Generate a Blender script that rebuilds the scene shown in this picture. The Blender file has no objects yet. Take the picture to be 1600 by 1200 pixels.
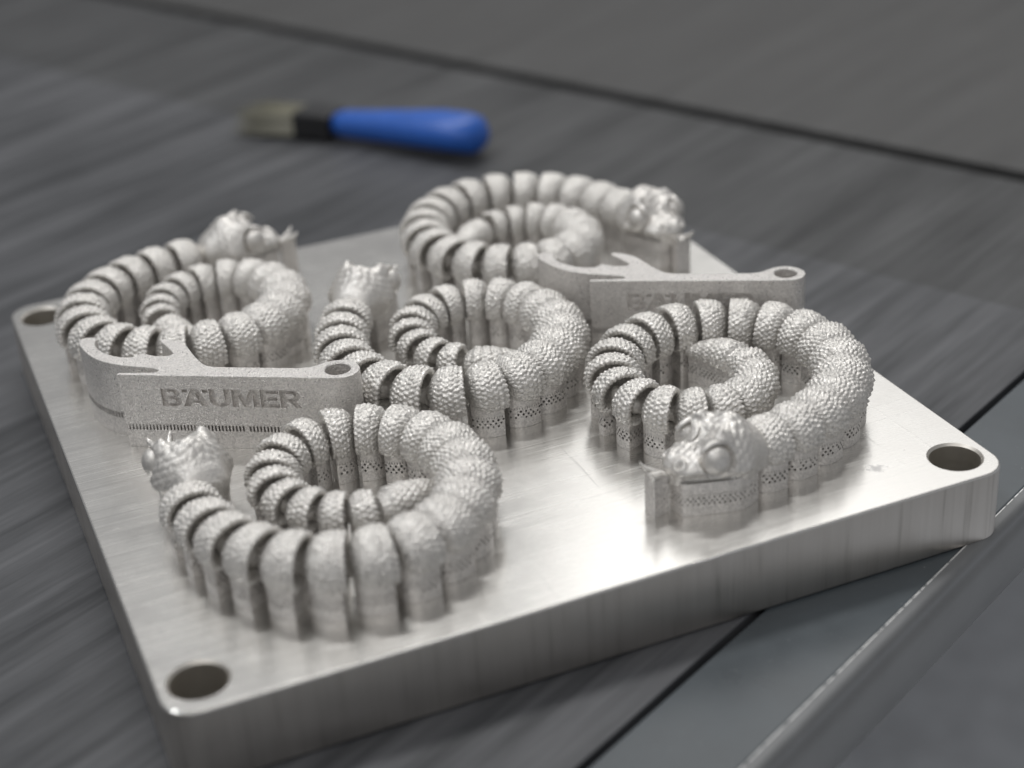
import bpy, bmesh, math, random
import numpy as np
from mathutils import Matrix, Vector

random.seed(7)
rng = np.random.default_rng(11)
MM = 0.001
scene = bpy.context.scene
col = scene.collection

# ------------------------------------------------------------------ camera
cam_d = bpy.data.cameras.new('camera')
cam = bpy.data.objects.new('camera', cam_d)
col.objects.link(cam)
right = Vector((0.91803829, -0.39222698, -0.05799733))
up = Vector((0.23101666, 0.41026137, 0.88222271))
fwd = Vector((0.32223748, 0.82331258, -0.46724661))
M = Matrix.Identity(4)
for i in range(3):
    M[i][0], M[i][1], M[i][2] = right[i], up[i], -fwd[i]
M[0][3], M[1][3], M[2][3] = -34.696 * MM, -332.624 * MM, 256.682 * MM
cam.matrix_world = M
cam_d.sensor_fit = 'HORIZONTAL'
cam_d.sensor_width = 36.0
cam_d.lens = 58.679
cam_d.clip_start = 0.01
cam_d.clip_end = 50.0
cam_d.dof.use_dof = True
cam_d.dof.focus_distance = 0.512
cam_d.dof.aperture_fstop = 5.7
cam_d.dof.aperture_blades = 0
scene.camera = cam

# ------------------------------------------------------------------ light
world = bpy.data.worlds.new('World')
scene.world = world
world.use_nodes = True
bg = world.node_tree.nodes['Background']
bg.inputs[0].default_value = (0.98, 0.985, 1.0, 1)
bg.inputs[1].default_value = 0.28

def area(name, az, el, dist, sx, sy, radiance, colr):
    a, e = math.radians(az), math.radians(el)
    tgt = Vector((0.125, 0.11, 0.0))
    d = Vector((math.sin(a) * math.cos(e), math.cos(a) * math.cos(e), math.sin(e)))
    L = bpy.data.lights.new(name, 'AREA')
    L.shape = 'RECTANGLE'
    L.size, L.size_y = sx, sy
    L.energy = radiance * math.pi * sx * sy
    L.color = colr
    o = bpy.data.objects.new(name, L)
    col.objects.link(o)
    o.location = tgt + d * dist
    o.rotation_euler = (-d).to_track_quat('-Z', 'Y').to_euler()
    return o

area('window_light', 42, 40, 2.6, 1.4, 1.0, 1.45, (1.0, 0.985, 0.96))
area('ceiling_or_fill_light', 15, 66, 2.0, 1.3, 0.10, 36.0, (1.0, 0.99, 0.97))
area('ceiling_or_fill_light', -75, 60, 2.2, 1.3, 0.10, 22.0, (0.97, 0.985, 1.0))
area('ceiling_or_fill_light', 210, 52, 2.6, 2.2, 1.3, 1.1, (1.0, 0.98, 0.955))  # added fill lamp behind the camera, brightens camera-facing sides; not a known ceiling lamp

scene.view_settings.view_transform = 'Standard'
scene.view_settings.look = 'None'
scene.view_settings.exposure = 0.0
scene.view_settings.gamma = 1.0
scene.view_settings.use_curve_mapping = False
scene.render.engine = 'CYCLES'
scene.render.resolution_x = 1024
scene.render.resolution_y = 768

# ------------------------------------------------------------------ helpers
def mesh_from(name, verts, faces, mat=None, smooth=True):
    me = bpy.data.meshes.new(name)
    v = np.asarray(verts, dtype=np.float64) * MM
    if isinstance(faces, np.ndarray):
        me.vertices.add(len(v))
        me.vertices.foreach_set('co', v.ravel())
        nf, k = faces.shape
        me.loops.add(nf * k)
        me.loops.foreach_set('vertex_index', faces.ravel().astype(np.int32))
        me.polygons.add(nf)
        me.polygons.foreach_set('loop_start', np.arange(0, nf * k, k, dtype=np.int32))
        me.update(calc_edges=True)
    else:
        me.from_pydata([tuple(a) for a in v], [], faces)
    me.validate()
    me.polygons.foreach_set('use_smooth', [smooth] * len(me.polygons))
    if mat:
        me.materials.append(mat)
    me.update()
    return me

def obj(name, me, parent=None, loc=(0, 0, 0), rz=0.0):
    o = bpy.data.objects.new(name, me)
    col.objects.link(o)
    o.location = Vector(loc) * MM
    o.rotation_euler = (0, 0, rz)
    if parent:
        o.parent = parent
    return o

def tag(o, label, cat, group=None):
    o['label'] = label
    o['category'] = cat
    if group:
        o['group'] = group
    return o

def grid_faces(nr, nc, wrap=True, flip=False):
    r = np.arange(nr - 1)[:, None]
    c = np.arange(nc if wrap else nc - 1)[None, :]
    c2 = (c + 1) % nc
    f = np.stack([r * nc + c, r * nc + c2, (r + 1) * nc + c2, (r + 1) * nc + c], -1).reshape(-1, 4)
    return f[:, ::-1] if flip else f

# ------------------------------------------------------------------ node materials
def mat_new(name):
    m = bpy.data.materials.new(name)
    m.use_nodes = True
    nt = m.node_tree
    return m, nt, nt.nodes['Principled BSDF']

def nd(nt, t, **kw):
    n = nt.nodes.new(t)
    for k, v in kw.items():
        if k.startswith('i_'):
            key = k[2:]
            key = int(key) if key.isdigit() else key.replace('_', ' ')
            n.inputs[key].default_value = v
        else:
            setattr(n, k, v)
    return n

def lk(nt, a, b):
    nt.links.new(a, b)

def math_n(nt, op, a, b=None, clamp=False):
    n = nt.nodes.new('ShaderNodeMath')
    n.operation = op
    n.use_clamp = clamp
    for i, x in enumerate((a, b)):
        if x is None:
            continue
        if isinstance(x, (int, float)):
            n.inputs[i].default_value = x
        else:
            lk(nt, x, n.inputs[i])
    return n.outputs[0]

def ramp(nt, fac, stops):
    r = nt.nodes.new('ShaderNodeValToRGB')
    e = r.color_ramp.elements
    while len(e) < len(stops):
        e.new(0.5)
    for el, (p, c) in zip(e, stops):
        el.position = p
        el.color = (c, c, c, 1) if isinstance(c, (int, float)) else (*c, 1)
    lk(nt, fac, r.inputs[0])
    return r.outputs[0]

def coords(nt, scale=(1, 1, 1), rot=(0, 0, 0)):
    tc = nt.nodes.new('ShaderNodeTexCoord')
    mp = nt.nodes.new('ShaderNodeMapping')
    mp.inputs['Scale'].default_value = scale
    mp.inputs['Rotation'].default_value = rot
    lk(nt, tc.outputs['Object'], mp.inputs[0])
    return mp.outputs[0]

def noise(nt, vec, scale, detail=2.0, rough=0.5):
    n = nd(nt, 'ShaderNodeTexNoise', i_Scale=scale, i_Detail=detail, i_Roughness=rough)
    lk(nt, vec, n.inputs['Vector'])
    return n.outputs['Fac']

def bump(nt, height, strength, dist, prev=None):
    b = nd(nt, 'ShaderNodeBump', i_Strength=strength, i_Distance=dist)
    lk(nt, height, b.inputs['Height'])
    if prev is not None:
        lk(nt, prev, b.inputs['Normal'])
    return b.outputs[0]

def sintered(name, base, grain_amp, layer_amp, rough, metallic=0.85, grain=1500.0, fleck=0.22):
    m, nt, bs = mat_new(name)
    co = coords(nt)
    n1 = noise(nt, co, grain, 2.0, 0.6)
    n2 = noise(nt, co, 130.0, 3.0, 0.6)
    vo = nd(nt, 'ShaderNodeTexVoronoi', i_Scale=grain * 1.3)
    lk(nt, co, vo.inputs['Vector'])
    sep = nd(nt, 'ShaderNodeSeparateColor')
    lk(nt, vo.outputs['Color'], sep.inputs[0])
    f = math_n(nt, 'ADD', math_n(nt, 'MULTIPLY', n2, 0.35), math_n(nt, 'MULTIPLY', sep.outputs[0], 0.65))
    lo = tuple(x * (1 - fleck) for x in base)
    hi = tuple(min(0.97, x * (1 + fleck)) for x in base)
    lk(nt, ramp(nt, f, [(0.1, lo), (0.9, hi)]), bs.inputs['Base Color'])
    bs.inputs['Metallic'].default_value = metallic
    r = math_n(nt, 'MULTIPLY_ADD', sep.outputs[1], 0.30)
    r.node.inputs[2].default_value = rough - 0.15
    lk(nt, r, bs.inputs['Roughness'])
    h = math_n(nt, 'ADD', n1, math_n(nt, 'MULTIPLY', sep.outputs[2], 0.25))
    b = bump(nt, h, grain_amp, 0.0008)
    cl = coords(nt, (40, 40, 2600))
    nl = noise(nt, cl, 1.0, 1.0, 0.5)
    b = bump(nt, nl, layer_amp, 0.0002, b)
    lk(nt, b, bs.inputs['Normal'])
    return m

STEEL = (0.76, 0.74, 0.71)
m_body = sintered('printed_steel', STEEL, 0.55, 0.05, 0.46)
m_supp = sintered('printed_support', (0.76, 0.735, 0.71), 0.25, 0.35, 0.46, metallic=0.7)
m_head = sintered('printed_head', STEEL, 0.25, 0.08, 0.50, fleck=0.12)
m_open = sintered('printed_opener', (0.78, 0.755, 0.73), 0.6, 0.30, 0.42, metallic=0.7, grain=1700.0, fleck=0.2)

# ground plate: top
def plate_material():
    m, nt, bs = mat_new('ground_plate')
    bs.inputs['Metallic'].default_value = 1.0
    s1 = noise(nt, coords(nt, (14, 2600, 1), (0, 0, math.radians(4))), 1.0, 3.0, 0.7)
    s2 = noise(nt, coords(nt, (2200, 22, 1), (0, 0, math.radians(-12))), 1.0, 2.0, 0.6)
    s3 = noise(nt, coords(nt, (40, 700, 1), (0, 0, math.radians(-28))), 1.0, 2.0, 0.6)
    cloud = noise(nt, coords(nt), 22.0, 4.0, 0.6)
    cloud2 = noise(nt, coords(nt, (1, 1, 1), (0, 0, 0.7)), 75.0, 5.0, 0.65)
    # dull splash mark near the right hand bolt hole
    tc = nt.nodes.new('ShaderNodeTexCoord')
    sub = nd(nt, 'ShaderNodeVectorMath', operation='SUBTRACT')
    lk(nt, tc.outputs['Object'], sub.inputs[0])
    sub.inputs[1].default_value = (0.2155, 0.0185, 0)
    sc = nd(nt, 'ShaderNodeVectorMath', operation='MULTIPLY')
    lk(nt, sub.outputs[0], sc.inputs[0])
    sc.inputs[1].default_value = (1.0, 1.25, 0)
    ln = nd(nt, 'ShaderNodeVectorMath', operation='LENGTH')
    lk(nt, sc.outputs[0], ln.inputs[0])
    wob = noise(nt, coords(nt), 420.0, 3.0, 0.7)
    dist = math_n(nt, 'ADD', ln.outputs['Value'], math_n(nt, 'MULTIPLY', math_n(nt, 'SUBTRACT', wob, 0.5), 0.012))
    mark = ramp(nt, math_n(nt, 'MULTIPLY', dist, 100.0), [(0.12, 1.0), (0.30, 0.0)])
    spec_n = noise(nt, coords(nt), 330.0, 2.0, 0.5)
    specks = ramp(nt, spec_n, [(0.76, 0.0), (0.80, 1.0)])
    dirt = math_n(nt, 'MAXIMUM', mark, math_n(nt, 'MULTIPLY', specks, 0.6))
    cm = nd(nt, 'ShaderNodeMix', data_type='RGBA')
    lk(nt, dirt, cm.inputs['Factor'])
    c1 = nd(nt, 'ShaderNodeMix', data_type='RGBA')
    lk(nt, cloud2, c1.inputs['Factor'])
    c1.inputs['A'].default_value = (0.77, 0.755, 0.73, 1)
    c1.inputs['B'].default_value = (0.81, 0.80, 0.775, 1)
    lk(nt, c1.outputs['Result'], cm.inputs['A'])
    cm.inputs['B'].default_value = (0.63, 0.62, 0.61, 1)
    lk(nt, cm.outputs['Result'], bs.inputs['Base Color'])
    r = math_n(nt, 'ADD', math_n(nt, 'MULTIPLY', cloud, 0.12), 0.19)
    r = math_n(nt, 'ADD', r, math_n(nt, 'MULTIPLY', math_n(nt, 'SUBTRACT', s1, 0.5), 0.22))
    r = math_n(nt, 'ADD', r, math_n(nt, 'MULTIPLY', math_n(nt, 'SUBTRACT', cloud2, 0.5), 0.07))
    r = math_n(nt, 'ADD', r, math_n(nt, 'MULTIPLY', dirt, 0.3), True)
    lk(nt, r, bs.inputs['Roughness'])
    bs.inputs['Anisotropic'].default_value = 0.75
    tv = nd(nt, 'ShaderNodeCombineXYZ', i_X=0.39, i_Y=0.92, i_Z=0.0)
    lk(nt, tv.outputs[0], bs.inputs['Tangent'])
    b = bump(nt, s1, 0.10, 0.00006)
    b = bump(nt, s2, 0.05, 0.00005, b)
    b = bump(nt, s3, 0.05, 0.0001, b)
    for (sx, sy, rz, a0) in ((9, 520, -0.38, .66), (420, 7, -0.22, .68), (16, 640, 0.5, .70)):
        sn = noise(nt, coords(nt, (sx, sy, 1), (0, 0, rz)), 1.0, 2.0, 0.5)
        b = bump(nt, ramp(nt, sn, [(a0, 0.0), (a0 + .02, 1.0), (a0 + .04, 0.0)]), 0.25, 0.00005, b)
    lk(nt, b, bs.inputs['Normal'])
    return m

def plate_side_material():
    m, nt, bs = mat_new('milled_plate_side')
    bs.inputs['Metallic'].default_value = 1.0
    v = noise(nt, coords(nt, (900, 900, 8)), 1.0, 3.0, 0.7)
    v2 = noise(nt, coords(nt, (240, 240, 14)), 1.0, 3.0, 0.65)
    cl = noise(nt, coords(nt), 60.0, 3.0, 0.6)
    f = math_n(nt, 'ADD', math_n(nt, 'MULTIPLY', v2, 0.6), math_n(nt, 'MULTIPLY', v, 0.4))
    cr = ramp(nt, f, [(0.30, (0.26, 0.245, 0.225)), (0.46, (0.55, 0.525, 0.495)), (0.75, (0.62, 0.595, 0.565))])
    lk(nt, cr, bs.inputs['Base Color'])
    lk(nt, math_n(nt, 'ADD', math_n(nt, 'MULTIPLY', cl, 0.25), 0.28), bs.inputs['Roughness'])
    b = bump(nt, v, 0.4, 0.00015)
    lk(nt, b, bs.inputs['Normal'])
    return m

def bore_material():
    m, nt, bs = mat_new('machined_bore')
    bs.inputs['Metallic'].default_value = 1.0
    bs.inputs['Base Color'].default_value = (0.70, 0.67, 0.62, 1)
    v = noise(nt, coords(nt, (30, 30, 3500)), 1.0, 2.0, 0.6)
    lk(nt, math_n(nt, 'ADD', math_n(nt, 'MULTIPLY', v, 0.2), 0.34), bs.inputs['Roughness'])
    lk(nt, bump(nt, v, 0.12, 0.00005), bs.inputs['Normal'])
    return m

def bench_material(name, lo, hi, contrast=1.0, rough=0.55):
    m, nt, bs = mat_new(name)
    # grain runs along local x
    g1 = noise(nt, coords(nt, (5.5, 62, 1)), 1.0, 5.0, 0.65)
    g2 = noise(nt, coords(nt, (9, 260, 1)), 1.0, 3.0, 0.6)
    g3 = noise(nt, coords(nt), 9.0, 3.0, 0.6)
    f = math_n(nt, 'ADD', math_n(nt, 'MULTIPLY', g1, 0.62), math_n(nt, 'MULTIPLY', g2, 0.22))
    f = math_n(nt, 'ADD', f, math_n(nt, 'MULTIPLY', g3, 0.16))
    cr = ramp(nt, f, [(0.5 - 0.15 / contrast, lo), (0.5 + 0.17 / contrast, hi)])
    lk(nt, cr, bs.inputs['Base Color'])
    bs.inputs['Roughness'].default_value = rough
    lk(nt, bump(nt, g2, 0.25, 0.0004), bs.inputs['Normal'])
    return m

def painted_material(name, c, rough=0.4, speck=0.3, metallic=0.0):
    m, nt, bs = mat_new(name)
    n1 = noise(nt, coords(nt), 35.0, 4.0, 0.6)
    n2 = noise(nt, coords(nt), 900.0, 2.0, 0.6)
    sp = ramp(nt, n2, [(0.70, 0.0), (0.78, 1.0)])
    cr = ramp(nt, n1, [(0.3, tuple(x * 0.85 for x in c)), (0.7, tuple(x * 1.12 for x in c))])
    mx = nd(nt, 'ShaderNodeMix', data_type='RGBA')
    lk(nt, math_n(nt, 'MULTIPLY', sp, speck), mx.inputs['Factor'])
    lk(nt, cr, mx.inputs['A'])
    mx.inputs['B'].default_value = (0.5, 0.5, 0.5, 1)
    lk(nt, mx.outputs['Result'], bs.inputs['Base Color'])
    bs.inputs['Metallic'].default_value = metallic
    lk(nt, math_n(nt, 'ADD', math_n(nt, 'MULTIPLY', n1, 0.2), rough - 0.1), bs.inputs['Roughness'])
    lk(nt, bump(nt, n2, 0.06, 0.0003), bs.inputs['Normal'])
    return m

m_plate, m_side, m_bore = plate_material(), plate_side_material(), bore_material()
m_bench = bench_material('bench_laminate', (0.024, 0.026, 0.030), (0.125, 0.128, 0.137), 1.25)
m_bench2 = bench_material('bench_laminate_dark', (0.020, 0.021, 0.023), (0.085, 0.087, 0.09), 1.25)
m_bench3 = bench_material('bench_laminate_far', (0.045, 0.045, 0.045), (0.085, 0.085, 0.085), 0.8)
m_gap = painted_material('dark_joint', (0.03, 0.031, 0.034), 0.6, 0.0)
m_strip = painted_material('blue_grey_paint', (0.075, 0.088, 0.098), 0.30, 0.5)
m_edge = painted_material('grey_paint', (0.17, 0.175, 0.18), 0.38, 0.1)
def worn_material():
    m, nt, bs = mat_new('worn_edge')
    n1 = noise(nt, coords(nt, (420, 1, 1)), 1.0, 3.0, 0.7)
    lk(nt, ramp(nt, n1, [(0.40, (0.2, 0.205, 0.21)), (0.48, (0.95, 0.95, 0.94))]), bs.inputs['Base Color'])
    bs.inputs['Roughness'].default_value = 0.35
    return m
m_worn = worn_material()
m_floor = painted_material('floor_coating', (0.88, 0.91, 0.96), 0.35, 0.02)
m_blue = painted_material('blue_plastic', (0.025, 0.12, 0.50), 0.35, 0.0)
m_beige = painted_material('pale_bristle', (0.36, 0.35, 0.29), 0.7, 0.0)
m_tooldark = painted_material('dark_plastic', (0.02, 0.02, 0.022), 0.45, 0.0)

# ------------------------------------------------------------------ bench and floor (the setting)
ANG = math.radians(27.0)
G = np.array([math.cos(ANG), math.sin(ANG)])        # along the grain
N = np.array([math.sin(ANG), -math.cos(ANG)])       # towards the open edge
ZT = -23.25

def box_mesh(name, x0, x1, y0, y1, z0, z1, mat, bev=0.0):
    bm = bmesh.new()
    vs = [bm.verts.new((x * MM, y * MM, z * MM)) for x in (x0, x1) for y in (y0, y1) for z in (z0, z1)]
    bm.verts.ensure_lookup_table()
    for f in ((0, 1, 3, 2), (4, 6, 7, 5), (0, 4, 5, 1), (2, 3, 7, 6), (0, 2, 6, 4), (1, 5, 7, 3)):
        bm.faces.new([vs[i] for i in f])
    bmesh.ops.recalc_face_normals(bm, faces=bm.faces)
    if bev:
        bmesh.ops.bevel(bm, geom=bm.edges[:], offset=bev * MM, segments=2, affect='EDGES', profile=0.5)
    me = bpy.data.meshes.new(name)
    bm.to_mesh(me)
    bm.free()
    me.materials.append(mat)
    return me

def structure(name, me, rz=ANG):
    o = obj(name, me, None, (0, 0, 0), rz)
    o['kind'] = 'structure'
    return o

# bench local frame: x along grain, y = -N ; N distance n -> y=-n
structure('bench_top', box_mesh('bench_top', -1500, 367, -73.2, 1900, ZT - 18, ZT, m_bench, 0.4))
structure('bench_board', box_mesh('bench_board', 367.6, 489, -73.2, 1900, ZT - 18, ZT - 0.6, m_bench2, 0.5))
structure('bench_board', box_mesh('bench_board', 500, 3000, -73.2, 1900, ZT - 18, ZT, m_bench3, 1.0))
structure('bench_joint', box_mesh('bench_joint', -1500, 3000, -76.5, 1900, ZT - 24, ZT - 14, m_gap))
structure('bench_edge_strip', box_mesh('bench_edge_strip', -1500, 3000, -106.2, -75.6, ZT - 14, ZT - 0.05, m_strip, 0.6))

def rail():
    prof = [(106.3, -1.5), (106.4, 0.25), (106.6, 0.55), (107.0, 0.62), (109.6, 0.7), (110.6, 0.2), (111.1, -1.0),
            (111.2, -2.4), (111.0, -3.4), (111.4, -4.6), (112.0, -6.0), (112.2, -8.0), (112.2, -23.5), (111.6, -24.4),
            (109.5, -24.6), (106.4, -24.4)]
    xs = np.linspace(-1500, 3000, 160)
    v = [(x, -n, ZT + z) for x in xs for (n, z) in prof]
    f = grid_faces(len(xs), len(prof), True)
    me = mesh_from('bench_rail', v, f, m_edge, True)
    me.materials.append(m_worn)
    idx = [1 if (fi % len(prof)) in (1, 2) else 0 for fi in range(len(me.polygons))]
    me.polygons.foreach_set('material_index', idx)
    return me
structure('bench_rail', rail())
structure('floor', box_mesh('floor', -4000, 5000, -4000, 5000, -920, -900, m_floor))

# ------------------------------------------------------------------ build plate
PW, PD, PT = 250.0, 267.9, 23.2
def rounded_rect(x0, y0, x1, y1, r, n=14):
    pts = []
    for cx, cy, a0 in ((x1 - r, y0 + r, -90), (x1 - r, y1 - r, 0), (x0 + r, y1 - r, 90), (x0 + r, y0 + r, 180)):
        for k in range(n + 1):
            a = math.radians(a0 + 90 * k / n)
            pts.append((cx + r * math.cos(a), cy + r * math.sin(a)))
    return pts

def bool_cut(me, cutters):
    o = bpy.data.objects.new('tmp', me)
    col.objects.link(o)
    tmp = []
    for c in cutters:
        co = bpy.data.objects.new('tmpc', c)
        col.objects.link(co)
        md = o.modifiers.new('b', 'BOOLEAN')
        md.operation = 'DIFFERENCE'
        md.solver = 'EXACT'
        md.object = co
        tmp.append(co)
    dg = bpy.context.evaluated_depsgraph_get()
    dg.update()
    out = bpy.data.meshes.new_from_object(o.evaluated_get(dg), preserve_all_data_layers=True, depsgraph=dg)
    for co in tmp:
        bpy.data.objects.remove(co)
    bpy.data.objects.remove(o)
    return out

def frustum(cx, cy, rings, mat_index_mats, n=72):
    v, f = [], []
    for (r, z) in rings:
        for k in range(n):
            a = 2 * math.pi * k / n
            v.append((cx + r * math.cos(a), cy + r * math.sin(a), z))
    for i in range(len(rings) - 1):
        for k in range(n):
            f.append((i * n + k, i * n + (k + 1) % n, (i + 1) * n + (k + 1) % n, (i + 1) * n + k))
    f.append(tuple(range(n - 1, -1, -1)))
    f.append(tuple((len(rings) - 1) * n + k for k in range(n)))
    me = mesh_from('cut', v, f, None, False)
    for mm in mat_index_mats:
        me.materials.append(mm)
    return me

def build_plate():
    rows = []
    for inset, z in ((0.8, -PT), (0.0, -PT + 0.8), (0.0, -0.55), (0.16, -0.16), (0.55, 0.0)):
        rows.append([(x, y, z) for x, y in rounded_rect(inset, inset, PW - inset, PD - inset, 9.0 - inset)])
    n = len(rows[0])
    v = [p for r in rows for p in r]
    f = [(i * n + k, i * n + (k + 1) % n, (i + 1) * n + (k + 1) % n, (i + 1) * n + k) for i in range(len(rows) - 1) for k in range(n)]
    f.append(tuple(range(n - 1, -1, -1)))
    f.append(tuple(4 * n + k for k in range(n)))
    me = mesh_from('build_plate', v, f, m_plate, False)
    me.materials.append(m_side)
    me.materials.append(m_bore)
    for pl in me.polygons:
        nz = pl.normal.z
        pl.material_index = 0 if nz > 0.3 else 1
    cuts = []
    for cx, cy in ((PW - 10.9, 12.8), (10.9, 12.8), (10.9, PD - 12.8), (PW - 10.9, PD - 12.8)):
        c = frustum(cx, cy, ((7.55, -PT - 2), (7.55, -0.75), (8.3, 0.0), (8.5, 0.2)), (m_plate, m_side, m_bore))
        for pl in c.polygons:
            pl.material_index = 2
        cuts.append(c)
    me = bool_cut(me, cuts)
    for pl in me.polygons:
        pl.use_smooth = abs(pl.normal.z) < 0.9
    o = obj('build_plate', me)
    md = o.modifiers.new('es', 'EDGE_SPLIT')
    md.split_angle = math.radians(25)
    return o
plate = build_plate()
tag(plate, 'thick square ground steel build plate with round bolt holes in its corners', 'metal plate')

# ------------------------------------------------------------------ perforated support wall
def support_mesh(name, path, ztop, z0, z1, rows, hole_r, mat, teeth=True, cell=0.8, skip=0.06, slot=None, seed=0):
    """path: closed list of (x, y) in mm. ztop: per point height. Holes between z0 and z1 in staggered rows."""
    R = random.Random(seed)
    P = np.array(path + [path[0]])
    Z = np.array(list(ztop) + [ztop[0]])
    d = np.linalg.norm(np.diff(P, axis=0), axis=1)
    s = np.concatenate([[0], np.cumsum(d)])
    n = max(8, int(round(s[-1] / cell)))
    n += n % 2
    sk = np.linspace(0, s[-1], n + 1)[:-1]
    sm = np.linspace(0, s[-1], 2 * n + 1)[:-1]
    X2 = np.interp(sm, s, P[:, 0]); Y2 = np.interp(sm, s, P[:, 1]); T2 = np.interp(sm, s, Z)
    V, F = [], []
    cache = {}
    def vert(k2, z):                 # k2 in half cells
        k2 = k2 % (2 * n)
        key = (k2, round(z, 4))
        if key not in cache:
            cache[key] = len(V)
            V.append((X2[k2], Y2[k2], z))
        return cache[key]
    dz = (z1 - z0) / rows
    zs = [0.0] + [z0 + i * dz for i in range(rows + 1)]
    for k in range(n):
        a, b, mid = 2 * k, 2 * k + 2, 2 * k + 1
        F.append((vert(a, 0), vert(mid, 0), vert(b, 0), vert(b, z0), vert(mid, z0), vert(a, z0)))
        for rI in range(rows):
            za, zb = z0 + rI * dz, z0 + (rI + 1) * dz
            zm = (za + zb) / 2
            hole = ((k + rI) % 2 == 0) and R.random() > skip
            if slot:
                hole = R.random() > skip
            if not hole:
                F.append((vert(a, za), vert(mid, za), vert(b, za), vert(b, zm), vert(b, zb), vert(mid, zb), vert(a, zb), vert(a, zm)))
                continue
            ring = [vert(a, za), vert(mid, za), vert(b, za), vert(b, zm), vert(b, zb), vert(mid, zb), vert(a, zb), vert(a, zm)]
            cx = (a + b) / 2
            hr = hole_r * R.uniform(0.8, 1.1)
            inner = []
            for q, (du, dv) in enumerate(((-.7, -.7), (0, -1), (.7, -.7), (1, 0), (.7, .7), (0, 1), (-.7, .7), (-1, 0))):
                if slot:
                    du = max(-1, min(1, du * 1.43)); dv = max(-1, min(1, dv * 1.43))
                    uu = mid + du * slot[0] / (s[-1] / n / 2); zz = zm + dv * slot[1] - 0.0
                else:
                    uu = mid + du * hr / (s[-1] / n / 2); zz = zm + dv * hr * 1.12
                ss_ = (uu * s[-1] / (2 * n)) % s[-1]
                V.append((np.interp(ss_, s, P[:, 0]), np.interp(ss_, s, P[:, 1]), zz))
                inner.append(len(V) - 1)
            for q in range(8):
                F.append((ring[q], ring[(q + 1) % 8], inner[(q + 1) % 8], inner[q]))
        # upper band, with narrow gaps between the break-away teeth
        zt_a, zt_m, zt_b = T2[a % (2 * n)], T2[mid], T2[b % (2 * n)]
        if teeth and rows:
            zz0, zz1 = z1 + 0.15, z1 + 0.85
            F.append((vert(a, z1), vert(mid, z1), vert(b, z1), vert(b, zz0), vert(mid, zz0), vert(a, zz0)))
            F.append((vert(mid, zz0), vert(b, zz0), vert(b, zz1), vert(mid, zz1)))
            V.append(V[vert(mid, zz1)]); V.append((X2[a] * .55 + X2[mid] * .45, Y2[a] * .55 + Y2[mid] * .45, zz0))
            V.append((X2[a] * .55 + X2[mid] * .45, Y2[a] * .55 + Y2[mid] * .45, zz1))
            i1, i2 = len(V) - 2, len(V) - 1
            F.append((i1, vert(mid, zz0), vert(mid, zz1), i2))
            F.append((vert(a, zz1), i2, vert(mid, zz1), vert(b, zz1), vert(b, max(zt_b, zz1 + .05)), vert(mid, max(zt_m, zz1 + .05)), vert(a, max(zt_a, zz1 + .05))))
        else:
            F.append((vert(a, z1), vert(mid, z1), vert(b, z1), vert(b, max(zt_b, z1 + .05)), vert(mid, max(zt_m, z1 + .05)), vert(a, max(zt_a, z1 + .05))))
    return mesh_from(name, V, F, mat, False)

# ------------------------------------------------------------------ snake
KN = np.array([0, 30, 70, 110, 150, 190, 220, 260.])
KA = np.array([0.00871, 0.02176, 0.03069, 0.02597, 0.03156, 0.04662, 0.04706, 0.03578])
SS = np.linspace(-45, 300, 3451)
_k = np.interp(SS, KN, KA)
_ds = SS[1] - SS[0]
TH = np.cumsum(_k) * _ds
_i0 = int(np.argmin(abs(SS)))
TH -= TH[_i0]
CX = np.cumsum(np.cos(TH)) * _ds
CY = np.cumsum(np.sin(TH)) * _ds
CX -= CX[_i0]; CY -= CY[_i0]
def spine(s):
    return np.interp(s, SS, CX), np.interp(s, SS, CY), np.interp(s, SS, TH)
def rad(s):
    return float(np.interp(s, [0, 25, 70, 130, 180, 215, 240], [6.6, 7.0, 7.2, 7.1, 6.5, 5.7, 4.8]))
HS = 8.6
ZF = 0.70
WY = 1.20

def hash2(i, j, k=0):
    x = np.sin(i * 127.1 + j * 311.7 + k * 74.7) * 43758.5453
    return x - np.floor(x)

def scale_field(a, b, na, seed, keel=0.3):
    """overlapping scales; a = around (in scales), b = along (in rows). returns 0..1"""
    h = np.zeros_like(a)
    j0 = np.floor(b)
    for dj in (0, -1):
        j = j0 + dj
        aa = a + 0.5 * np.mod(j, 2)
        for di in (0,):
            i = np.floor(aa)
            u = aa - i - 0.5
            v = b - j                      # 0..2 for dj=-1
            i_ = np.mod(i, na)
            amp = 0.62 + 0.58 * hash2(i_, j, seed)
            off = (hash2(i_, j, seed + 3) - 0.5) * 0.22
            q = ((u) / 0.52) ** 2 + ((v - 0.72 + off) / 0.66) ** 2
            dome = np.sqrt(np.clip(1 - q, 0, 1))
            hh = dome * amp * (0.45 + 0.55 * np.clip(v / 1.3, 0, 1)) * (1 + keel * np.exp(-(u / 0.13) ** 2))
            h = np.maximum(h, hh)
    return h

_ph = np.linspace(0, 2 * math.pi, 4001)
_c, _s = np.cos(_ph), np.sin(_ph)
_e = 2.0 / 3.4
_sy = WY * np.where(_s < 0, np.sign(_c) * np.abs(_c) ** _e, _c)
_sz = np.where(_s < 0, -ZF * np.abs(_s) ** _e, _s)
_sl = np.concatenate([[0], np.cumsum(np.hypot(np.diff(_sy), np.diff(_sz)))])
def section(phi):
    q = phi / (2 * math.pi) * _sl[-1]
    return np.interp(q, _sl, _sy), np.interp(q, _sl, _sz)

def bell_profile(x):
    return np.interp(x, [0, .05, .11, .20, .33, .48, .64, .84, 1.0], [.36, .52, .67, .82, .945, 1.025, 1.06, 1.05, 1.005])

WEDGE = 0.65
def wedge(X, Y, L, kap):
    return L * .5 + (X - L * .5) * (1 - kap * WEDGE * Y)

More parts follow.
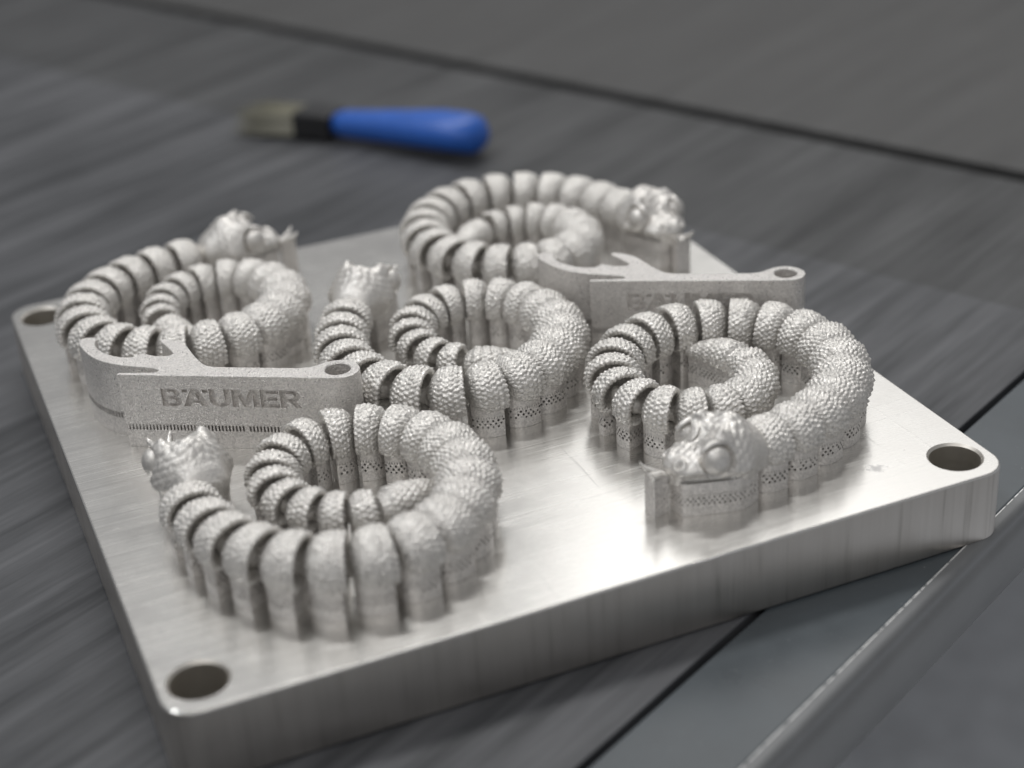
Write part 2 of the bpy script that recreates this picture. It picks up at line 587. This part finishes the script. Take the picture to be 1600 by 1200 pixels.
def segment_mesh(r, L, seed, amp, kap):
    na = int(round(_sl[-1] * r / 1.55))
    nphi = na * 6
    nrow = max(5, int(round(L / 1.5)))
    nt = nrow * 6 + 1
    phi = np.linspace(0, 2 * math.pi, nphi, endpoint=False)
    t = np.linspace(0, 1, nt)
    cy, cz = section(phi)
    A = (phi / (2 * math.pi) * na)[None, :].repeat(nt, 0)
    B = (t * nrow)[:, None].repeat(nphi, 1)
    B = B + 0.12 * np.sin(A * 0.5 + seed)
    H = scale_field(A + 0.12 * np.sin(B * 2.1 + seed), B, na, seed)
    fade = np.interp(t, [0, .10, .25, 1], [.15, .5, 1, 1])[:, None]
    low = np.clip((cz[None, :] + 0.86) / 0.06, 0.1, 1)
    H = H * fade * low * amp
    H = H + 0.05 * (rng.random(H.shape) - .5)
    rho = bell_profile(t)[:, None] * r
    R = rho + H
    zc = HS + ZF * r
    T = (t * L)[:, None] + 0.0 * A
    # scalloped rim
    T = T + np.clip((t - 0.8) / 0.2, 0, 1)[:, None] * (0.42 * np.abs(np.sin(math.pi * A + 0.3 * np.sin(A)))) - 0.12 * np.clip((t - .8) / .2, 0, 1)[:, None]
    X = T; Y = R * cy[None, :]; Z = zc + R * cz[None, :]
    rows = [np.stack([X, Y, Z], -1)]
    # rim and hollow inside (towards the tail)
    edge = rows[0][-1]
    def ring(x, rr, mixr=None):
        xx = np.full(nphi, x) if np.isscalar(x) else x
        return np.stack([xx, rr * cy, zc + rr * cz], -1)[None]
    rows.append(ring(edge[:, 0] + 0.08, r * 1.005 + H[-1] - 0.3))
    rows.append(ring(edge[:, 0] - 0.05, r * 1.005 - 0.95))
    for x, q in ((.9, .79), (.75, .77), (.6, .72), (.46, .62), (.38, .42), (.36, .001)):
        rows.append(ring(x * L, q * r))
    front = []
    for x, q in ((-.05, .001), (-.05, .24), (-.035, .31), (-.012, .345)):
        front.append(ring(x * L, q * r))
    V = np.concatenate(front + rows, 0)
    V[..., 0] = wedge(V[..., 0], V[..., 1], L, kap)
    nr = V.shape[0]
    return mesh_from('body_segment', V.reshape(-1, 3), grid_faces(nr, nphi, True, True), m_body, True)

def link_mesh(r, L):
    zc = HS + ZF * r
    V = []
    n = 20
    prof = [(-.56, .02), (-.56, .22), (-.52, .32), (-.45, .36), (-.37, .33), (-.30, .28), (-.18, .29), (-.08, .34), (0.0, .42), (.05, .47), (.1, .02)]
    for x, q in prof:
        for k in range(n):
            a = 2 * math.pi * k / n
            V.append((x * L, q * r * math.cos(a), zc - .12 * r + q * r * math.sin(a) * 1.15))
    return mesh_from('joint_link', V, grid_faces(len(prof), n, True, True), m_head, True)

def seg_support(r, L, seed, kap):
    zc = HS + ZF * r
    ts = np.linspace(0.07, 0.91, 10)
    left = [(t * L, 0.85 * WY * r * bell_profile(t)) for t in ts]
    path = [(x, -y) for x, y in left] + [(x, y) for x, y in left[::-1]]
    path = [(float(wedge(x, y, L, kap)), y) for x, y in path]
    zt = [zc - 0.40 * y / .85 / WY for x, y in left]
    zt[-1] = zc - .50 * r; zt[-2] = zc - .45 * r
    zt = zt + zt[::-1]
    # densify ends
    P, Zt = [], []
    m = len(path)
    for i in range(m):
        a, b = np.array(path[i]), np.array(path[(i + 1) % m])
        k = 6 if np.linalg.norm(b - a) > 4 else 1
        for q in range(k):
            P.append(tuple(a + (b - a) * q / k))
            e = zc - .60 * r if (k > 1 and q > 0 and a[0] > .5 * L) else zt[i]
            Zt.append(e)
    me = support_mesh('support_wall', P, Zt, 3.1, 6.3, 3, 0.38, m_supp, True, 0.84, 0.10, None, seed)
    return me

snake_parts = []      # (name, mesh, loc, rz, [(child name, mesh, loc)])
s = -8.5
i = 0
while s < 236:
    r = rad(s)
    pitch = float(np.interp(s, [-10, 60, 130, 180, 236], [11.0, 11.3, 10.3, 9.2, 7.6]))
    L = pitch * 0.955
    kap = float(np.interp(s + pitch * .5, KN, KA))
    mid = s + pitch * .5
    x, y, th = spine(mid)
    lx, ly = x - math.cos(th) * L * .5, y - math.sin(th) * L * .5
    r_here = rad(mid)
    amp = 0.70 + 0.16 * math.sin(i * 1.3) * 0.3
    snake_parts.append(('body_segment', segment_mesh(r_here, L, i, amp, kap), (lx, ly, 0), th,
                        [('joint_link', link_mesh(r_here, L), (0, 0, 0)),
                         ('support_wall', seg_support(r_here, L, i, kap), (0, 0, 0))]))
    s += pitch
    i += 1
S_TAIL = s

def tail_mesh():
    Lt = 24.0
    nphi, nt = 168, 150
    phi = np.linspace(0, 2 * math.pi, nphi, endpoint=False)
    cy, cz = section(phi)
    r0 = rad(S_TAIL) * 1.0
    V = []
    for t in np.linspace(0, 1, nt):
        env = np.interp(t, [0, .02, .08, .2, .45, .7, .88, .97, 1], [.02, .5, .78, .95, .92, .68, .42, .22, .01]) * r0
        ridge = 0.34 * np.abs(math.sin(t * math.pi * 7)) ** .7 * np.interp(t, [0, .1, .2, .9, 1], [0, 0, 1, .7, 0])
        na = 18
        A = phi / (2 * math.pi) * na
        h = scale_field(A, np.full(nphi, t * 15.0), na, 40) * .45 * np.interp(t, [0, .08, .2, .8, 1], [0, .3, 1, .6, 0])
        R = env + (ridge + h) * np.interp(t, [0, .05, .95, 1], [0, 1, 1, 0])
        x, y, th = spine(S_TAIL + t * Lt)
        zc = HS + ZF * env * .9 + .1
        V.append(np.stack([x - np.sin(th) * R * cy, y + np.cos(th) * R * cy, zc + R * cz], -1))
    V = np.array(V)
    me = mesh_from('tail', V.reshape(-1, 3), grid_faces(nt, nphi, True, True), m_body, True)
    ts = np.linspace(0.03, .93, 16)
    a_, b_ = [], []
    for t in ts:
        env = np.interp(t, [0, .02, .08, .2, .45, .7, .88, .97, 1], [.02, .5, .78, .95, .92, .68, .42, .22, .01]) * r0 * .84 * WY
        x, y, th = spine(S_TAIL + t * Lt)
        a_.append((x + np.sin(th) * env, y - np.cos(th) * env))
        b_.append((x - np.sin(th) * env, y + np.cos(th) * env))
    path = a_ + b_[::-1]
    sp = support_mesh('support_wall', path, [HS + .8] * len(path), 3.05, 6.05, 3, .33, m_supp, True, .8, .1, None, 77)
    return me, sp
tm, tsup = tail_mesh()
snake_parts.append(('tail', tm, (0, 0, 0), 0.0, [('support_wall', tsup, (0, 0, 0))]))

# --- head: local x forward (snout), origin at the neck
HL = 27.0
HB = -7.0
def head_w(x):
    return np.interp(x, [HB, HB + .6, -4, -1, 2, 4, 7, 11, 15, 19, 23, 25.5, 26.6, 27], [0.3, 6.0, 7.8, 8.8, 10.4, 11.6, 12.2, 11.6, 10.3, 9.0, 7.6, 5.8, 3.2, 0.05])
def head_top(x):
    return np.interp(x, [HB, -4, -1, 3, 7, 11, 15, 19, 23, 25.5, 27], [15.5, 19.6, 21.3, 23.8, 24.6, 23.6, 21.4, 18.8, 16.9, 15.6, 13.6])
def head_mid(x):
    return np.interp(x, [HB, 0, 8, 20, 27], [13.5, 13.6, 13.6, 13.2, 12.6])
EYE = (14.4, 8.2, 17.6, 4.5)
def head_mesh():
    nt, nphi = 150, 180
    tt = np.linspace(0, 1, nt)
    xs = HB + (HL - HB) * (0.5 - 0.5 * np.cos(math.pi * tt)) * .5 + (HL - HB) * tt * .5
    xs = np.convolve(np.pad(xs, 2, mode='edge'), np.ones(5) / 5, 'valid')
    xs[0], xs[-1] = HB, HL
    phi = np.linspace(0, 2 * math.pi, nphi, endpoint=False)
    c, s_ = np.cos(phi), np.sin(phi)
    def sm(fn, x):
        return sum(fn(np.clip(x + d, HB, HL)) * w for d, w in ((-1, .25), (0, .5), (1, .25)))
    V = np.zeros((nt, nphi, 3))
    for k, x in enumerate(xs):
        endf = min(1, (x - HB) / .6, (HL - x) / .35)
        w = sm(head_w, x) if endf >= 1 else head_w(x)
        zt, zm = sm(head_top, x), head_mid(x)
        if endf < 1:
            zt = zm + (zt - zm) * max(endf, .02); w = w * max(endf, .05)
        lowd = (zm - HS - 1.2 * np.interp(x, [HB, -1], [1, 0])) * (1 if endf >= 1 else max(endf, .05))
        e_up, e_lo = 2 / 2.25, 2 / 6.0
        y = np.where(s_ >= 0, w * np.sign(c) * np.abs(c) ** e_up, w * .97 * np.sign(c) * np.abs(c) ** e_lo)
        z = np.where(s_ >= 0, zm + (zt - zm) * np.abs(s_) ** e_up, zm - lowd * np.abs(s_) ** e_lo)
        ay = np.abs(y)
        up_ = np.clip((z - zm) / max(zt - zm, .1), 0, 1)
        # brow ridges and horns above the eyes
        brow = 3.8 * np.exp(-((x - 12.6) / 3.6) ** 2 - ((ay - 7.0) / 2.7) ** 2) * (s_ > 0) * np.clip(up_ * 1.6 - .3, 0, 1)
        crown = 1.8 * np.exp(-((x - 4.5) / 4.5) ** 2 - (ay / 4.5) ** 2) * up_
        z = z + brow + crown - 1.2 * np.exp(-((x - 15) / 4.0) ** 2 - (ay / 2.6) ** 2) * up_
        # eye socket
        de = np.sqrt((x - EYE[0]) ** 2 + (z - EYE[2]) ** 2)
        sock = 2.2 * np.exp(-(de / 4.7) ** 6) - 0.5 * np.exp(-((de - 5.6) / 0.9) ** 2) - 0.9 * np.exp(-((x - 13.4) / 4.8) ** 2 - ((z - EYE[2] - 5.6) / 1.4) ** 2)
        y = y - np.sign(y) * sock * (ay > 3)
        # cheek, mouth line, nostril
        y = y + np.sign(y) * 1.1 * np.exp(-((x - 5) / 3.5) ** 2 - ((z - 14.0) / 3.2) ** 2)
        mouth_z = 13.3 - 0.9 * math.exp(-((x - 8) / 4) ** 2) - 1.2 * math.exp(-((x - 27) / 4) ** 2)
        jaw = np.clip((mouth_z - z) / .8, 0, 1) * np.interp(x, [2, 7], [0, 1])
        y = y - np.sign(y) * 1.5 * jaw * np.clip(ay / 3, 0, 1)
        g = np.exp(-((z - mouth_z) / 0.55) ** 2) * (x > 5) * np.clip((x - 5) / 4, 0, 1)
        y = y - np.sign(y) * 1.2 * g * np.clip(ay / 3, 0, 1)
        lip = np.exp(-((z - mouth_z - 1.5) / 0.9) ** 2) * np.clip((x - 6) / 4, 0, 1)
        y = y + np.sign(y) * .45 * lip * np.clip(ay / 3, 0, 1)
        xx = np.full(nphi, x)
        dn = np.sqrt((x - 24.3) ** 2 * .8 + (ay - 3.9) ** 2 + (z - 14.9) ** 2)
        z = z + 0.9 * np.exp(-((dn - 1.7) / .8) ** 2) - 1.6 * np.exp(-(dn / .85) ** 2)
        # scale plates on crown and cheeks
        b1 = np.abs(np.sin(x * 1.25 + 0.9 * np.sin(y * .6))) * np.abs(np.sin(y * 1.15 + 0.7 * np.sin(x * .8)))
        amp = .5 * np.interp(x, [-3, 0, 4, 10, 20, 26, 27], [0, .8, 1, .7, .6, .3, 0])
        z = z + amp * b1 * up_
        b2 = np.abs(np.sin(x * 1.5)) * np.abs(np.sin(z * 1.3 + x * .75))
        y = y + np.sign(y) * .35 * b2 * np.interp(x, [-2, 2, 9, 12], [0, 1, 1, 0]) * (ay > 3)
        V[k] = np.stack([xx, y, z], -1)
    V += (rng.random(V.shape) - .5) * .05
    return mesh_from('head', V.reshape(-1, 3), grid_faces(nt, nphi, True, True), m_head, True)

def ball_mesh(name, cx, cy, cz, r, mat, sx=1, sy=1, sz=1, n=24):
    V = []
    for i_ in range(n + 1):
        a = math.pi * i_ / n
        for k in range(2 * n):
            b = math.pi * k / n
            V.append((cx + sx * r * math.sin(a) * math.cos(b), cy + sy * r * math.sin(a) * math.sin(b), cz + sz * r * math.cos(a)))
    return mesh_from(name, V, grid_faces(n + 1, 2 * n, True), mat, True)

def lid_mesh(side):
    """curved brow lid over the eye"""
    V = []
    n, m = 36, 12
    for i_ in range(n + 1):
        a = math.radians(28 + 140 * i_ / n)
        rr = 5.3
        cx, cz = EYE[0] + rr * math.cos(a) * 1.05, EYE[2] + rr * math.sin(a) * .96
        th = 0.25 + 0.75 * math.sin(math.pi * i_ / n) ** .6
        for k in range(m):
            b = 2 * math.pi * k / m
            V.append((cx + math.cos(a) * th * .75 * math.cos(b), side * (EYE[1] - 0.2 + th * 1.3 * math.sin(b)), cz + math.sin(a) * th * .75 * math.cos(b)))
    return mesh_from('eyelid', V, grid_faces(n + 1, m, True, side > 0), m_head, True)

def head_support():
    xs_ = np.linspace(-0.6, 24.5, 14)
    a_ = [(x, -.88 * head_w(x)) for x in xs_]
    b_ = [(x, .88 * head_w(x)) for x in xs_[::-1]]
    path = a_ + [(25.4, -2.0), (25.6, 0), (25.4, 2.0)] + b_
    return support_mesh('support_wall', path, [HS + 2.0] * len(path), 3.2, 6.2, 3, .33, m_supp, True, .82, .12, None, 5)

def tongue_mesh():
    """flat forked tongue curling upwards at its tips"""
    V, F = [], []
    def strip(pts):
        base = len(V)
        m = 10
        for (x, y, z, w, th) in pts:
            for k in range(m):
                a = 2 * math.pi * k / m
                V.append((x, y + w * math.cos(a), z + th * math.sin(a)))
        for i_ in range(len(pts) - 1):
            for k in range(m):
                F.append((base + i_ * m + (k + 1) % m, base + i_ * m + k, base + (i_ + 1) * m + k, base + (i_ + 1) * m + (k + 1) % m))
        F.append(tuple(base + k for k in range(m)))
        F.append(tuple(base + (len(pts) - 1) * m + k for k in range(m - 1, -1, -1)))
    strip([(25.2, 0, 11.2, 1.5, .8), (27.4, 0, 11.6, 1.7, .85), (29.5, 0, 12.3, 2.1, .9), (31, 0, 12.4, 2.7, .8), (33, 0, 12.4, 3.0, .7), (35.0, 0, 12.2, 3.3, .6)])
    for sd in (-1, 1):
        strip([(29.8, sd * .9, 12.4, 1.2, .85), (32, sd * 1.7, 12.8, 1.35, .95), (34, sd * 2.7, 13.4, 1.25, .95), (35.4, sd * 3.4, 14.2, 1.05, .8), (36.2, sd * 3.9, 15.2, .5, .5)])
    V = [(25 + (x - 25) * .78, y, z) for x, y, z in V]
    return mesh_from('tongue', V, F, m_head, True)

def tongue_support():
    path = [(27.6, -1.7), (29.5, -1.9), (31.5, -2.4), (33.5, -2.9), (34.9, -3.3), (35.0, -1.6), (35.0, 0), (35.0, 1.6), (34.9, 3.3), (33.5, 2.9), (31.5, 2.4), (29.5, 1.9), (27.6, 1.7), (27.6, 0)]
    path = [(25 + (x - 25) * .78, y) for x, y in path]
    return support_mesh('support_wall', path, [12.0] * len(path), 4.2, 10.8, 4, .22, m_supp, False, .95, .35, None, 9)

hx, hy, hth = spine(-9.0)
HLOC = (float(hx), float(hy), 0.0)
HROT = float(hth) + math.pi - 0.10
head_me, tongue_me = head_mesh(), tongue_mesh()
snake_parts.insert(0, ('head', head_me, HLOC, HROT,
                       [('eye', ball_mesh('eye', EYE[0], EYE[1] + .45, EYE[2] - .2, EYE[3], m_head, 1, .92, 1), (0, 0, 0)),
                        ('eye', ball_mesh('eye', EYE[0], -EYE[1] - .45, EYE[2] - .2, EYE[3], m_head, 1, .92, 1), (0, 0, 0)),
                        ('eyelid', lid_mesh(1), (0, 0, 0)), ('eyelid', lid_mesh(-1), (0, 0, 0)),
                        ('support_wall', head_support(), (0, 0, 0))]))
snake_parts.insert(1, ('tongue', tongue_me, HLOC, HROT, [('support_wall', tongue_support(), (0, 0, 0))]))

def make_snake(x, y, th, label, reach=0.0, yaw=0.0, side=0.0):
    root = bpy.data.objects.new('snake_figurine', None)
    root.empty_display_size = 0.01
    col.objects.link(root)
    root.location = (x * MM, y * MM, 0.00005)
    root.rotation_euler = (0, 0, th)
    tag(root, label, 'snake figurine', 'coiled metal snakes on the build plate')
    for name, me, loc, rz, kids in snake_parts:
        if name in ('head', 'tongue'):
            loc = (loc[0] + reach * math.cos(rz) - side * math.sin(rz), loc[1] + reach * math.sin(rz) + side * math.cos(rz), 0)
            rz += yaw
        p_ = obj(name, me, root, loc, rz)
        if name in ('head', 'tongue'):
            p_.scale = (0.93, 0.93, 1.0)
        for kn, km, kl in kids:
            obj(kn, km, p_, kl)
    return root

make_snake(63.0, 248.0, -2.9402, 'coiled segmented metal snake at the far left, partly behind the left bottle opener', 5.0)
make_snake(226.6, 209.0, 1.897, 'blurred coiled metal snake at the back, head to the right, behind the right bottle opener')
make_snake(101.4, 165.6, -2.0879, 'coiled segmented metal snake in the middle, its head seen from behind', 3.0)
make_snake(25.4, 71.2, -1.4635, 'large blurred coiled metal snake nearest the camera at the lower left', 4.0, 0.24, -6.0)
make_snake(185.0, 28.2, 0.1627, 'coiled metal snake on the right, its big round eye facing the camera')

# ------------------------------------------------------------------ bottle openers
OUT = [  # x, y, corner flag
    (0.0, 0.0, 1), (0.3, 1.3, 1), (6.0, 1.6, 0), (11.3, 2.0, 0), (12.4, 3.0, 0), (11.2, 4.2, 0), (7.5, 5.2, 0), (0.0, 6.3, 0), (-7.5, 8.5, 0),
    (-13.8, 12.8, 0), (-18.9, 18.6, 0), (-20.9, 22.0, 0), (-20.3, 24.6, 0), (-17.8, 25.4, 0), (-15.6, 24.6, 0), (-15.6, 22.6, 0), (-14.0, 19.0, 0), (-10.5, 15.3, 0), (-6.0, 12.8, 0),
    (-2.0, 11.8, 0), (1.0, 12.2, 0), (2.6, 14.2, 0), (3.8, 14.8, 0), (6.0, 13.6, 0), (9.5, 12.9, 0), (12.6, 13.6, 0), (12.9, 15.4, 0), (9.8, 19.2, 0),
    (6.4, 23.2, 0), (6.3, 24.6, 0), (8.0, 24.9, 0), (12.0, 23.4, 0), (15.6, 20.6, 0), (19.0, 15.8, 0), (22.4, 11.2, 0), (26.0, 7.4, 0), (30.0, 6.2, 0), (36.0, 6.1, 1),
    (56.0, 6.2, 1), (60.0, 7.2, 0), (63.0, 9.7, 0), (66.0, 11.5, 0), (69.2, 12.0, 0), (72.4, 11.0, 0), (74.9, 8.4, 0), (75.6, 5.6, 0), (74.6, 2.6, 0), (72.2, 0.7, 0), (69.0, 0.0, 1)]
def outline():
    n = len(OUT)
    P = [np.array(o[:2]) for o in OUT]
    res = []
    for i_ in range(n):
        p0, p1, p2, p3 = P[i_ - 1], P[i_], P[(i_ + 1) % n], P[(i_ + 2) % n]
        c1, c2 = OUT[i_][2], OUT[(i_ + 1) % n][2]
        if c1 and c2:
            res.append(p1)
            continue
        m1 = (p2 - p1) if c1 else (p2 - p0) / 2
        m2 = (p2 - p1) if c2 else (p3 - p1) / 2
        k = 4
        for q in range(k):
            t = q / k
            h00, h10, h01, h11 = 2*t**3-3*t**2+1, t**3-2*t**2+t, -2*t**3+3*t**2, t**3-t**2
            res.append(h00*p1 + h10*m1 + h01*p2 + h11*m2)
    return res
OL = outline()
if sum(a[0] * b[1] - b[0] * a[1] for a, b in zip(OL, OL[1:] + OL[:1])) < 0:
    OL = OL[::-1]
OZ0, OZ1 = 8.35, 25.5
HCX, HCY, HCR = 68.7, 6.0, 3.95
def opener_body():
    n = len(OL)
    P = np.array(OL)
    tan = np.roll(P, -1, 0) - np.roll(P, 1, 0)
    tan /= np.linalg.norm(tan, axis=1)[:, None] + 1e-9
    nin = np.stack([-tan[:, 1], tan[:, 0]], 1)
    hn = 40
    ha = np.linspace(0, 2 * math.pi, hn, endpoint=False)
    hole = np.stack([HCX + HCR * np.cos(ha), HCY + HCR * np.sin(ha)], 1)
    hout = np.stack([np.cos(ha), np.sin(ha)], 1)
    bm = bmesh.new()
    def ringv(pts, z):
        return [bm.verts.new((x * MM, y * MM, z * MM)) for x, y in pts]
    def skin(a, b, flip=False):
        k = len(a)
        for q in range(k):
            fv = [a[q], a[(q + 1) % k], b[(q + 1) % k], b[q]]
            bm.faces.new(fv[::-1] if flip else fv)
    o0 = ringv(P, OZ0); o1 = ringv(P, OZ1 - .3); o1b = ringv(P + nin * .1, OZ1 - .08); o2 = ringv(P + nin * .3, OZ1)
    h0 = ringv(hole, OZ0); h1 = ringv(hole, OZ1 - .3); h2 = ringv(hole + hout * .3, OZ1)
    skin(o0, o1); skin(o1, o1b); skin(o1b, o2); skin(h0, h1, True); skin(h1, h2, True)
    for a, b in ((o2, h2), (o0, h0)):
        ed = []
        for loop in (a, b):
            for q in range(len(loop)):
                e = bm.edges.get((loop[q], loop[(q + 1) % len(loop)]))
                ed.append(e)
        bmesh.ops.triangle_fill(bm, use_beauty=True, edges=ed)
    bmesh.ops.recalc_face_normals(bm, faces=bm.faces)
    me = bpy.data.meshes.new('opener_body')
    bm.to_mesh(me)
    bm.free()
    me.materials.append(m_open)
    # engraved lettering
    def arc(cx, cy, rx, ry, a0, a1, k=8):
        return [(cx + rx * math.cos(math.radians(a0 + (a1 - a0) * q / k)), cy + ry * math.sin(math.radians(a0 + (a1 - a0) * q / k))) for q in range(k + 1)]
    w = 0.27
    LET = [
        (6.4, [[(0, 0)] + arc(.62, .27, .38, .27, -90, 70) + arc(.58, .75, .35, .25, -50, 90) + [(0, 1)],
               [(.30, .18)] + arc(.56, .285, .14, .105, -90, 90, 5) + [(.30, .39)], [(.30, .60)] + arc(.54, .71, .13, .105, -90, 90, 5) + [(.30, .815)]]),
        (8.2, [[(0, 0), (.27, 0), (.345, .2), (.655, .2), (.73, 0), (1, 0), (.64, 1), (.36, 1)], [(.405, .37), (.595, .37), (.5, .70)]]),
        (6.8, [[(0, 1), (0, .4)] + arc(.5, .36, .5, .36, 180, 360, 12) + [(1, 1), (.71, 1), (.71, .4)] + arc(.5, .38, .21, .17, 0, -180, 8) + [(.29, 1)]]),
        (8.6, [[(0, 0), (.23, 0), (.23, .62), (.42, 0), (.58, 0), (.77, .62), (.77, 0), (1, 0), (1, 1), (.68, 1), (.5, .42), (.32, 1), (0, 1)]]),
        (5.9, [[(0, 0), (1, 0), (1, .22), (.31, .22), (.31, .40), (.92, .40), (.92, .61), (.31, .61), (.31, .78), (1, .78), (1, 1), (0, 1)]]),
        (6.6, [[(0, 0), (.29, 0), (.29, .34), (.46, .34), (.70, 0), (1.03, 0), (.74, .39)] + arc(.60, .685, .36, .315, -52, 90) + [(0, 1)],
               [(.29, .54)] + arc(.56, .665, .13, .125, -90, 90, 5) + [(.29, .79)]]),
    ]
    solids = []
    def solid(loops, x0, wd, z0, hg):
        bt = bmesh.new()
        rings = []
        for lp in loops:
            A_ = [bt.verts.new(((x0 + px * wd) * MM, -1.0 * MM, (z0 + pz * hg) * MM)) for px, pz in lp]
            B_ = [bt.verts.new(((x0 + px * wd) * MM, 1.25 * MM, (z0 + pz * hg) * MM)) for px, pz in lp]
            for q in range(len(lp)):
                bt.faces.new((A_[q], A_[(q + 1) % len(lp)], B_[(q + 1) % len(lp)], B_[q]))
            rings.append((A_, B_))
        for side in (0, 1):
            ed = [bt.edges.get((rg[side][q], rg[side][(q + 1) % len(rg[side])])) for rg in rings for q in range(len(rg[side]))]
            bmesh.ops.triangle_fill(bt, use_beauty=True, edges=ed)
        bmesh.ops.recalc_face_normals(bt, faces=bt.faces)
        mt = bpy.data.meshes.new('letter')
        bt.to_mesh(mt)
        bt.free()
        mt.materials.append(m_open)
        solids.append(mt)
    gap = (44.6 - sum(l[0] for l in LET)) / 5
    xx_ = 13.2
    for q, (wd, loops) in enumerate(LET):
        solid(loops, xx_, wd, 14.7, 6.1)
        if q == 1:
            for dx in (.0, .8):
                solid([[(0, 0), (1, 0), (1, 1), (0, 1)]], xx_ + dx * wd, wd * .2, 19.55, 1.1)
        xx_ += wd + gap
    me2 = bool_cut(me, solids)
    if len(me2.polygons) < 50:
        me2 = me
    for pl in me2.polygons:
        pl.use_smooth = False
    return me2
ob_me = opener_body()
def opener_support():
    P = [tuple(q) for q in np.array(OL)]
    dens = []
    for a, b in zip(P, P[1:] + P[:1]):
        a, b = np.array(a), np.array(b)
        k = max(1, int(np.linalg.norm(b - a) / 1.5))
        for q in range(k):
            dens.append(tuple(a + (b - a) * q / k))
    return support_mesh('support_wall', dens, [OZ0 + .02] * len(dens), 5.9, 8.2, 1, .3, m_supp, False, 1.12, .04, (.27, .98), 3)
os_me = opener_support()
def make_opener(x, y, deg, sc, label):
    root = bpy.data.objects.new('bottle_opener', None)
    root.empty_display_size = 0.01
    col.objects.link(root)
    root.location = (x * MM, y * MM, 0.00005)
    root.rotation_euler = (0, 0, math.radians(deg))
    root.scale = (sc, sc, 1)
    tag(root, label, 'bottle opener', 'printed bottle openers standing on the build plate')
    obj('opener_body', ob_me, root)
    obj('support_wall', os_me, root)
make_opener(20.0, 140.7, -31.2, 1.0, 'grey metal bottle opener with engraved name, on the left in front of a snake')
make_opener(176.3, 129.3, -29.8, 0.94, 'grey metal bottle opener with engraved name half hidden behind the right snake')

# ------------------------------------------------------------------ blue tool behind the plate
def tool():
    root = bpy.data.objects.new('hand_brush', None)
    root.empty_display_size = 0.02
    col.objects.link(root)
    root.location = (0.214, 0.412, ZT * MM)
    root.rotation_euler = (0, 0, math.radians(-50))
    tag(root, 'blurred blue handled tool lying on the bench behind the plate', 'hand tool')
    n = 28
    prof = [(-46, .5, 9), (-45, 6, 9), (-40, 8, 9), (-25, 9, 9.5), (-5, 11, 10.5), (15, 13.5, 11.5), (28, 13.5, 11.5), (35, 11, 11), (39, 6, 10.5), (40, .5, 10)]
    V = []
    for x, w, zc in prof:
        for k in range(n):
            a = 2 * math.pi * k / n
            V.append((x, w * math.cos(a), zc + min(w, zc - .4) * .85 * math.sin(a)))
    obj('handle', mesh_from('handle', V, grid_faces(len(prof), n, True, True), m_blue, True), root)
    obj('ferrule', box_mesh('ferrule', -66, -44.5, -9, 9, 2, 15, m_tooldark, 1.5), root)
    V, F = [], []
    for q in range(260):
        y0, z0 = random.uniform(-8.5, 8.5), random.uniform(3.5, 13.5)
        y1, z1 = y0 * 1.35 + random.uniform(-1.5, 1.5), max(0.5, 8.5 + (z0 - 8.5) * 1.25 + random.uniform(-1.5, 1.5) - 2.0)
        x1 = -100 + random.uniform(-5, 5)
        b0 = len(V)
        for k in range(3):
            a = 2 * math.pi * k / 3
            V.append((-65.9, y0 + .9 * math.cos(a), z0 + .9 * math.sin(a)))
        V.append((x1, y1, z1))
        F += [(b0, b0 + 1, b0 + 3), (b0 + 1, b0 + 2, b0 + 3), (b0 + 2, b0, b0 + 3)]
    br = obj('bristles', mesh_from('bristles', V, F, m_beige, False), root)
    br['kind'] = 'stuff'
tool()
